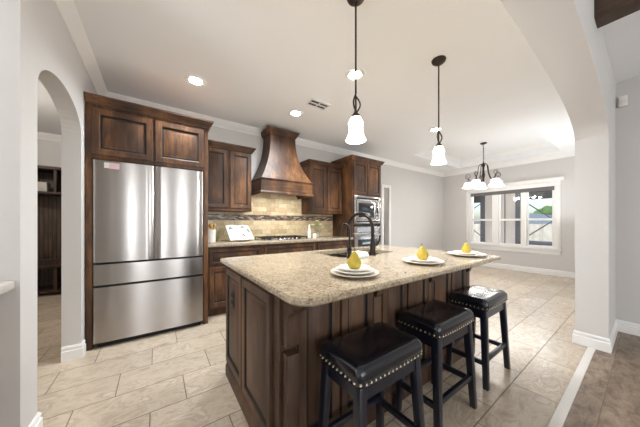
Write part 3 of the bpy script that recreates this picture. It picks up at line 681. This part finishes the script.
for k in range(16):
    a = k * 2.4; r = .02 + .004 * (k % 5); h = .10 + .014 * (k % 7); tip = Vector((.70 + math.cos(a) * r * 1.7, 3.50 + math.sin(a) * r * 1.7, CZ + h)); st_.tube([(.70, 3.50, CZ + .01), (.70 + math.cos(a) * r * .6, 3.50 + math.sin(a) * r * .6, CZ + h * .6), tip], .0015, 5)
    o = bmesh.new(); bmesh.ops.create_icosphere(o, subdivisions=1, radius=.014); lf.merge(o, Matrix.Translation(tip) @ Matrix.Rotation(a, 4, 'Z') @ Matrix.Diagonal((1.3, .7, .35, 1)))
lf.build('leaves', LEAF, pl); st_.build('stems', LEAF, pl)
# open cookbook on a stand
cb = thing('cookbook', 'open white cookbook propped on a stand on the back counter', 'book', (.95, 3.30, CZ))
TL = math.radians(46); BA = math.radians(6)
def on_book(u, v, d=0): # u across, v up the page, d off the page
    x, y, z = u, v * math.sin(TL) - d * math.cos(TL), .014 + v * math.cos(TL) + d * math.sin(TL)
    return (.98 + x * math.cos(BA) - y * math.sin(BA), 3.27 + x * math.sin(BA) + y * math.cos(BA), CZ + z)
def book_slab(u0, u1, v0, v1, dfun, back, n=8):
    rings = []
    for k in range(n + 1):
        u = u0 + (u1 - u0) * k / n; d = dfun(u)
        rings.append([on_book(u, v0, back), on_book(u, v1, back), on_book(u, v1, d), on_book(u, v0, d)])
    return M().loft(rings)
page = lambda u: .010 + .014 * math.sin(PI * min(1, abs(u) / .17)) ** .8 * (1 if abs(u) > .002 else .2)
book_slab(-.175, .175, -.002, .292, lambda u: .003, 0).build('cover', plain('book_cover', '7d7468', .6), cb)
lp = book_slab(-.17, -.001, .002, .288, page, .003).build('left_page', PAPER, cb); rp = book_slab(.001, .17, .002, .288, page, .003).build('right_page', PAPER, cb)
GREENP = plain('printed_green', '66785f', .7, var=.3, scale=60); REDP = plain('printed_red', '8a4339', .7, var=.2); GREYP = plain('printed_grey', '8f8c8a', .8)
def blotch(parent, pts, mat, name):
    m = M(); V = []
    for top in (1, 0):
        V.append([m.bm.verts.new(on_book(u, v, page(u) + (.0012 if top else .0002))) for u, v in pts])
    n = len(pts); m.face(V[0]); m.face(V[1][::-1])
    for i in range(n): m.face([V[0][i], V[0][(i + 1) % n], V[1][(i + 1) % n], V[1][i]])
    return m.build(name, mat, parent, smooth=False)
blotch(lp, [(-.15, .20), (-.12, .26), (-.06, .272), (-.01, .255), (-.03, .225), (-.09, .205)], GREENP, 'leaf_print')
blotch(rp, [(.01, .25), (.06, .225), (.11, .165), (.14, .11), (.15, .17), (.12, .225), (.06, .262)], GREENP, 'leaf_print')
blotch(rp, [(.02, .12), (.045, .10), (.06, .055), (.045, .05), (.03, .075), (.018, .10)], REDP, 'red_print')
tx = M()
for k in range(7):
    v = .06 + k * .016
    pts = [(-.14, v), (-.055 - .015 * (k % 3), v), (-.055 - .015 * (k % 3), v + .003), (-.14, v + .003)]
    V = [m_ for m_ in [tx.bm.verts.new(on_book(u, vv, page(u) + .0012)) for u, vv in pts]]; tx.face(V)
tx.build('text_lines', GREYP, lp, smooth=False)
sd = M(); sd.hexa([on_book(-.10, 0, -.001), on_book(.10, 0, -.001), on_book(.10, .22, -.001), on_book(-.10, .22, -.001), on_book(-.10, .0, -.010), on_book(.10, .0, -.010), on_book(.10, .22, -.010), on_book(-.10, .22, -.010)])
q0, q1 = on_book(-.015, .2, -.010), on_book(.015, .2, -.010)
sd.hexa([(q0[0], q0[1] + .05, CZ), (q1[0], q1[1] + .05, CZ), (q1[0], q1[1] + .06, CZ), (q0[0], q0[1] + .06, CZ), (q0[0], q0[1], q0[2]), (q1[0], q1[1], q1[2]), (q1[0], q1[1] + .01, q1[2]), (q0[0], q0[1] + .01, q0[2])])
sd.box(.93, 1.03, 3.262, 3.30, CZ, CZ + .012, .001)
sd.build('stand', DARKW, cb, smooth=False)
# cooktop
t = thing('gas_cooktop', 'stainless five-burner gas cooktop with black grates under the hood', 'cooktop', (1.65, 3.42, CZ))
B(1.27, 2.05, 3.17, 3.67, CZ, CZ + .010, .004).build('tray', INOX, t)
for i, x0 in enumerate((1.285, 1.54, 1.795)):
    g = M(); x1 = x0 + .24; z = CZ + .042; y0, y1 = 3.255, 3.655
    for y in (y0, (y0 + y1) / 2, y1): g.box(x0, x1, y - .006, y + .006, z - .010, z)
    for x in (x0 + .006, (x0 + x1) / 2, x1 - .006): g.box(x - .006, x + .006, y0, y1, z - .010, z)
    for x in (x0 + .006, x1 - .006):
        for y in (y0 + .006, y1 - .006): g.box(x - .006, x + .006, y - .006, y + .006, CZ + .010, z - .01)
    g.build('grate', GRATE, t, smooth=False)
for x, y, r in ((1.405, 3.345, .035), (1.405, 3.555, .045), (1.66, 3.45, .055), (1.915, 3.345, .045), (1.915, 3.555, .035)):
    bb = M().lathe([(0, 0), (r, 0), (r, .010), (r * .85, .016), (0, .016)], (x, y, CZ + .010), 20).build('burner', GRATE, t)
for k in range(5):
    x = 1.52 + k * .07; M().lathe([(0, 0), (.019, 0), (.017, .022), (.014, .025), (0, .025)], (x, 3.205, CZ + .010), 16).build('knob', CHROME, t)
# soap bottle, cup, vase of flowers
t = thing('soap_bottle', 'slim white bottle with tapered neck right of the cooktop', 'bottle', (2.19, 3.45, CZ))
M().lathe([(0, 0), (.034, 0), (.036, .006), (.036, .12), (.031, .145), (.016, .175), (.012, .19), (0, .19)], (2.19, 3.45, CZ), 22).build('body', WHITE, t)
M().lathe([(0, .19), (.012, .19), (.012, .215), (.006, .235), (0, .235)], (2.19, 3.45, CZ), 14).build('cap', PLASTIC, t)
t = thing('white_mug', 'small white mug beside the slim white bottle', 'mug', (2.285, 3.42, CZ))
M().lathe([(0, 0), (.032, 0), (.036, .01), (.037, .075), (.034, .075), (.032, .012), (0, .01)], (2.285, 3.42, CZ), 22).build('cup', WHITE, t)
M().tube([(2.318, 3.40, CZ + .06), (2.338, 3.39, CZ + .055), (2.342, 3.388, CZ + .038), (2.336, 3.391, CZ + .022), (2.317, 3.40, CZ + .018)], .005, 8).build('handle', WHITE, t)
t = thing('glass_vase', 'small clear glass vase holding pale flowers on the back counter', 'vase', (2.40, 3.52, CZ))
M().lathe([(0, 0), (.04, 0), (.045, .01), (.047, .06), (.038, .11), (.042, .13), (.039, .13), (.034, .11), (.043, .06), (.041, .012), (0, .008)], (2.40, 3.52, CZ), 24).build('glass', VGLASS, t)
FL = [(-.085, .01, .225, PETAL, 'pale cream blossom leaning left in the glass vase'), (-.03, -.055, .27, BLOOM, 'lime green blossom at the front of the glass vase'), (.03, .035, .30, PETAL, 'tallest pale blossom in the glass vase'), (.10, .02, .235, PETAL, 'pale blossom leaning right in the glass vase')]
for k, (dx, dy, h, mt, lab) in enumerate(FL):
    p0 = Vector((2.40 + (k - 2) * .006, 3.52, CZ + .014)); p2 = Vector((2.40 + dx, 3.52 + dy, CZ + h)); p1 = Vector((2.40 + dx * .25, 3.52 + dy * .25, CZ + .13))
    f = thing('flower', lab, 'flower', p0, 'flowers in the glass vase')
    M().tube(smooth_path([p0, p1, p2], 5), .0025, 6).build('stem', LEAF, f)
    b = M()
    for j in range(14):
        a = j * 2.4; q = math.sqrt(j / 14); o = bmesh.new(); bmesh.ops.create_icosphere(o, subdivisions=1, radius=.018); b.merge(o, Matrix.Translation(p2 + Vector((math.cos(a) * q * .028, math.sin(a) * q * .028, .012 * (1 - q)))) @ Matrix.Rotation(a, 4, 'Z') @ Matrix.Rotation(-.6 * q, 4, 'Y') @ Matrix.Diagonal((1, .75, .4, 1)))
    b.build('blossom', mt, f)
    l = M()
    for j in range(3):
        a = j * 2.1 + k; pc = p1.lerp(p2, .5); o = bmesh.new(); bmesh.ops.create_icosphere(o, subdivisions=1, radius=.025); l.merge(o, Matrix.Translation(pc + Vector((math.cos(a) * .025, math.sin(a) * .025, .0))) @ Matrix.Rotation(a, 4, 'Z') @ Matrix.Diagonal((1, .5, .18, 1)))
    l.build('leaves', LEAF, f)

# ------------------------------------------------------------------ desk counter at the left edge, hall tree in the mudroom
t = thing('desk_cabinet', 'brown base cabinet at the far left below a granite ledge', 'cabinet', (-1.3, 1.5, 0))
B(-2.1, -.615, 1.22, 1.775, .10, .868).build('body', wood('tan_side', '3c2a1a', '6a4c30', '8a683f'), t, smooth=False); B(-2.1, -.66, 1.28, 1.775, 0, .10).build('toe_kick', DARKW, t)
for k in range(3): panel_front(t, -2.08 + k * .485, -2.08 + k * .485 + .475, .13, .85, 1.22)
tag(B(-2.12, -.565, 1.18, 1.778, .87, .912, .006).build('desk_countertop', plain('pale_granite', 'c9c2b9', .3, var=.22, scale=90)), 'pale granite ledge at the far left edge beside the arch wall', 'countertop')
t = thing('hall_tree', 'dark wooden hall tree with cubbies and beadboard seen through the arch', 'hall tree', (-1.55, 5.8, 0))
x0, x1, y0, y1 = -2.55, -.74, 5.62, 6.045
b = M(); b.box(x0, x0 + .03, y0, y1, 0, 2.06); b.box(x1 - .03, x1, y0, y1, 0, 2.06)
b.build('side_panel', DARKW, t, smooth=False)
B(x0 + .03, x1 - .03, y1 - .02, y1, .05, 2.06).build('beadboard_back', BEAD, t, smooth=False)
B(x0, x1, y0 - .03, y1, 2.06, 2.11, .006).build('top_shelf', DARKW, t); B(x0 + .03, x1 - .03, y0, y1 - .02, 1.66, 1.70, .003).build('shelf', DARKW, t)
B(x0 + .03, x1 - .03, y0 - .03, y1 - .02, .46, .50, .004).build('bench_seat', DARKW, t); B(x0 + .03, x1 - .03, y0, y0 + .03, .50, .60).build('rail', DARKW, t)
B(x0 + .03, x1 - .03, y0, y1 - .02, .05, .09).build('bottom_shelf', DARKW, t)
for k in range(4):
    x = -2.17 + k * .40; B(x - .015, x + .015, y0, y1 - .02, 1.70, 2.06).build('upper_divider', DARKW, t); B(x - .02, x + .02, y0, y1 - .02, .09, .46).build('lower_divider', DARKW, t)
tag(B(-1.60, -1.48, 5.70, 5.86, 1.7005, 1.86, .008).build('storage_box', plain('pale_box', 'b9b3ab', .7)), 'pale box in an upper cubby of the hall tree', 'box')

# ------------------------------------------------------------------ ceiling fixtures
def downlight(x, y, label, e=50):
    t = thing('recessed_light', label, 'ceiling light', (x, y, H - .012), 'recessed ceiling lights')
    M().lathe([(.082, .004), (.098, 0), (.104, .004), (.106, .0119), (.082, .0119)], (x, y, H - .012), 32).build('trim_ring', TRIM, t)
    M().lathe([(0, .001), (.05, .002), (.083, .006), (.083, .0115), (0, .0115)], (x, y, H - .012), 24).build('lens', LENS, t)
    lamp('lamp', 'SPOT', (x, y, H - .03), e, (.88, .95, 1), parent=t, spot_size=math.radians(150), spot_blend=.8, shadow_soft_size=.06)
downlight(.345, 2.84, 'recessed ceiling light nearest the refrigerator cabinet')
downlight(1.60, 2.87, 'recessed ceiling light in front of the range hood')
downlight(1.69, 1.77, 'recessed ceiling light behind the rod of the near pendant')
downlight(3.77, 2.04, 'recessed ceiling light behind the rod of the far pendant')
t = thing('ceiling_vent', 'white ceiling air register with dark louvers near the near pendant', 'air vent', (1.72, 2.49, H - .012))
a = M(); vx, vy, vw, vh = 1.72, 2.49, .15, .085
a.box(vx - vw, vx + vw, vy - vh, vy - vh + .02, H - .012, H - .0005); a.box(vx - vw, vx + vw, vy + vh - .02, vy + vh, H - .012, H - .0005); a.box(vx - vw, vx - vw + .02, vy - vh + .02, vy + vh - .02, H - .012, H - .0005); a.box(vx + vw - .02, vx + vw, vy - vh + .02, vy + vh - .02, H - .012, H - .0005)
a.box(vx - .008, vx + .008, vy - vh + .02, vy + vh - .02, H - .011, H - .0005); a.box(vx - vw + .02, vx - .008, vy - .006, vy + .006, H - .011, H - .0005); a.box(vx + .008, vx + vw - .02, vy - .006, vy + .006, H - .011, H - .0005)
a.build('frame', TRIM, t, smooth=False)
B(vx - vw + .01, vx + vw - .01, vy - vh + .01, vy + vh - .01, H - .003, H - .0006).build('duct', plain('duct_grey', '2b2826', .7), t)
for sx in (-1, 1):
    for k in range(4):
        y = vy - .050 + k * .034; xa, xb = (vx - vw + .02, vx - .008) if sx < 0 else (vx + .008, vx + vw - .02)
        M().hexa([(xa, y - .003, H - .011), (xb, y - .003, H - .011), (xb, y - .001, H - .011), (xa, y - .001, H - .011), (xa, y + .003, H - .003), (xb, y + .003, H - .003), (xb, y + .005, H - .003), (xa, y + .005, H - .003)]).build('louver', plain('louver_grey', '8c8781', .5) if False else TRIM, t)
def bell(r0, r1, h):  # outer and inner skin of a bell shade hanging down from z=0
    o = [(r0, 0), (r0 * 1.25, -.08 * h), (r0 * 1.7, -.25 * h), (r1 * .66, -.5 * h), (r1 * .74, -.74 * h), (r1 * .9, -.9 * h), (r1, -h)]
    return [(r0 * .5, 0)] + o + [(r - .004, z + .001) for r, z in o[::-1]][:-1] + [(r0 * .5, -.005)]
def loop_scroll(x, y, z, h, wd, ph=0):
    pts = []
    for k in range(17):
        q = k / 16; a = PI * q; pts.append((x + wd * math.sin(a) * math.cos(ph), y + wd * math.sin(a) * math.sin(ph), z + h * q))
    return pts
def pendant(x, y, label, zb_=1.752):
    t = thing('pendant_light', label, 'pendant light', (x, y, H), 'bell shade pendants over the island')
    M().lathe([(0, 0), (.062, 0), (.064, -.006), (.058, -.022), (.036, -.04), (.014, -.048), (0, -.048)], (x, y, H), 28).build('canopy', IRON, t)
    M().tube([(x, y, H - .04), (x, y, zb_ + .32)], .0065, 10).build('rod', IRON, t)
    k = M(); z0 = zb_ + .187
    k.tube(loop_scroll(x, y, z0, .115, .030, -.6), .0055, 8); k.tube(loop_scroll(x, y, z0 + .01, .12, -.018, -.2), .0055, 8); k.tube([(x, y, z0 - .005), (x, y, z0 + .12)], .006, 8)
    k.build('scroll', IRON, t)
    M().lathe([(0, .035), (.012, .035), (.016, .022), (.030, .008), (.034, -.006), (.030, -.010), (0, -.008)], (x, y, zb_ + .162), 20).build('fitter', IRON, t)
    M().lathe(bell(.029, .067, .160), (x, y, zb_ + .160), 48, .02, 8).build('glass_shade', SHGL, t, angle=80)
    lamp('bulb', 'POINT', (x, y, zb_ - .03), 9, (.97, .98, 1), parent=t, shadow_soft_size=.04)
pendant(1.11, 1.155, 'bell glass pendant nearest the camera over the sink end of the island')
pendant(2.19, 1.155, 'bell glass pendant over the far window end of the island', 1.757)
cx, cy = 5.88, 2.11
t = thing('chandelier', 'bronze scroll-arm chandelier with white bell shades in the dining tray ceiling', 'chandelier', (cx, cy, TZ))
M().lathe([(0, 0), (.065, 0), (.066, -.008), (.05, -.024), (.012, -.034), (0, -.034)], (cx, cy, TZ), 24).build('canopy', IRON, t)
ch = M()
for k in range(11):
    z = TZ - .03 - k * .036; ax = (1, 0) if k % 2 else (0, 1); pts = [(cx + ax[0] * .010 * math.cos(a), cy + ax[1] * .010 * math.cos(a), z - .022 + .024 * math.sin(a)) for a in [2 * PI * j / 10 for j in range(11)]]
    ch.tube(pts, .003, 6)
ch.tube([(cx + .01, cy + .02, TZ - .03), (cx - .02, cy - .01, TZ - .15), (cx + .02, cy, TZ - .28), (cx, cy, TZ - .42)], .0025, 6)
ch.build('chain', IRON, t)
M().lathe([(0, 2.53), (.012, 2.53), (.018, 2.50), (.03, 2.48), (.034, 2.45), (.020, 2.42), (.014, 2.36), (.022, 2.30), (.030, 2.25), (.022, 2.19), (.012, 2.16), (.020, 2.13), (.012, 2.105), (0, 2.10)], (cx, cy, 0), 18).build('column', IRON, t)
for k in range(5):
    a = 2 * PI * k / 5 + .5; ca, sa = math.cos(a), math.sin(a)
    R = lambda r, z: (cx + ca * r, cy + sa * r, z)
    arm = M(); arm.tube(smooth_path([R(.02, 2.47), R(.05, 2.49), R(.09, 2.44), R(.11, 2.30), R(.16, 2.16), R(.22, 2.13), R(.27, 2.17), R(.29, 2.21)], 5), .007, 8)
    sc = [R(.29 + .055 * math.cos(q) * (1 - q / 12), 2.25 + .055 * math.sin(q) * (1 - q / 12)) for q in [-PI / 2 + j * .5 for j in range(19)]]
    arm.tube(sc, .005, 6); arm.tube([R(.29, 2.2), R(.29, 2.13)], .006, 8)
    ao = arm.build('arm', IRON, t)
    M().lathe([(0, .02), (.02, .02), (.036, 0), (.034, -.006), (0, -.004)], R(.29, 2.125), 14).build('fitter', IRON, ao)
    M().lathe(bell(.05, .125, .13), R(.29, 2.12), 28, .015, 7).build('glass_shade', SHGL2, ao, angle=80)
    lamp('bulb', 'POINT', R(.29, 1.93), 2.4, (1, .97, .94), parent=t, shadow_soft_size=.05)
t = thing('motion_sensor', 'small white motion sensor high on the living room wall', 'sensor', (4.145, .165, 2.46))
B(4.118, 4.159, .14, .20, 2.455, 2.565, .006).build('housing', PLASTIC, t); B(4.1145, 4.119, .148, .192, 2.475, 2.52, .002).build('lens', WHITE, t)
# fill lights added for the mudroom and the hall, without fixtures
lamp('mudroom_lamp', 'POINT', (-1.9, 4.0, 2.55), 18, (1, .94, .86), shadow_soft_size=.15)
lamp('hall_lamp', 'POINT', (4.5, 4.5, 2.3), 4, (1, .92, .85), shadow_soft_size=.15)

# ------------------------------------------------------------------ outside the dining window
struct(B(4.31, 7.52, -4, .33, -.25, -.05).build('patio_step', CONC, smooth=False, top=False))
struct(B(7.52, 11.2, -2, 7, -.25, -.05).build('patio_slab', CONC, smooth=False, top=False))
struct(B(11.2, 40, -20, 30, -.5, -.3).build('lawn_ground', GRASS, smooth=False, top=False))
struct(B(7.52, 11.2, -2, 7, 2.62, 2.8).build('patio_roof', plain('soffit', 'd6d2cc', .8), smooth=False, top=False))
tag(B(10.9, 11.1, -2, 7, 2.04, 2.62).build('patio_beam', STEEL), 'dark patio roof beam seen through the top of the dining window', 'beam')
# wing of the house filling the middle of the view, with steel posts braced by diagonal rods
t = thing('house_wing', 'beige siding house wing with dark corner posts and diagonal rods outside the window', 'building', (9.6, 2.9, -.05))
B(9.5, 10.7, 2.45, 3.40, -.05, 2.62).build('wall', SIDING, t, smooth=False)
for y0, y1 in ((2.39, 2.50), (3.36, 3.49), (4.03, 4.12), (1.40, 1.49)): B(9.45, 9.52, y0, y1, -.05, 2.62).build('post', STEEL, t)
B(9.49, 9.502, 2.775, 2.80, -.05, 2.62).build('seam', STEEL, t)
for p, q in (((3.40, 1.94), (4.07, 1.47)), ((3.40, .66), (4.07, 1.24)), ((2.44, 2.01), (1.44, 1.12)), ((2.44, .58), (1.44, 1.42))): M().tube([(9.485, p[0], p[1]), (9.485, q[0], q[1])], .016, 8).build('brace_rod', STEEL, t)
f = thing('fence', 'pale weathered board fence across the yard outside the window', 'fence', (15.0, 4.5, -.3))
fb = M()
for k in range(60):
    y = -4 + k * .29; fb.box(15.0, 15.02, y, y + .28, -.3, 1.14 + .006 * (k % 3))
fb.build('boards', FENCE, f, smooth=False)
for z in (0, .9): B(15.02, 15.06, -4, 13.4, z, z + .09).build('rail', FENCE, f)
for k in range(7):
    y = -4 + k * 2.6; B(14.94, 15.0, y, y + .06, -.3, 1.2).build('post', STEEL, f)
def neighbour(x0, x1, y0, y1, zt, ridge, label):
    t = thing('neighbor_house', label, 'house', ((x0 + x1) / 2, (y0 + y1) / 2, -.3))
    B(x0, x1, y0, y1, -.3, zt).build('wall', SIDING, t, smooth=False); ym = (y0 + y1) / 2
    M().prism([(y0 - .4, zt), (y1 + .4, zt), (ym, ridge)], 'x', x0 - .4, x1 + .4).build('roof', ROOF, t, smooth=False)
neighbour(24, 32, 2.2, 8.4, 1.0, 1.95, 'grey-blue roofed neighbour house beyond the fence')
t = thing('tree', 'green leafy tree rising beyond the fence at the right pane', 'tree', (38, 6.9, -.3))
M().tube([(38, 6.9, -.3), (38.05, 6.9, 1.0), (38, 6.95, 2.0)], [.16, .12, .08], 8).build('trunk', DARKW, t)
cr = M()
for k in range(40):
    a, q = k * 2.4, math.sqrt(k / 40); o = bmesh.new(); bmesh.ops.create_icosphere(o, subdivisions=2, radius=.42 + .1 * (k % 3))
    for v in o.verts: v.co *= 1 + .16 * random.uniform(-1, 1)
    cr.merge(o, Matrix.Translation((38 + math.cos(a) * q * .8, 6.9 + math.sin(a) * q * 1.1, 2.0 + .5 * (1 - q) + .3 * math.sin(k * 1.7))))
cr.build('crown', TREE, t, smooth=False)
t = thing('patio_bench', 'low dark bench outside the right pane of the dining window', 'bench', (9.3, 1.9, -.05))
B(9.0, 9.4, 1.3, 2.3, .55, .65, .01).build('seat', STEEL, t)
for x in (9.03, 9.32):
    for y in (1.35, 2.2): B(x, x + .05, y, y + .05, -.05, .55).build('leg', STEEL, t)
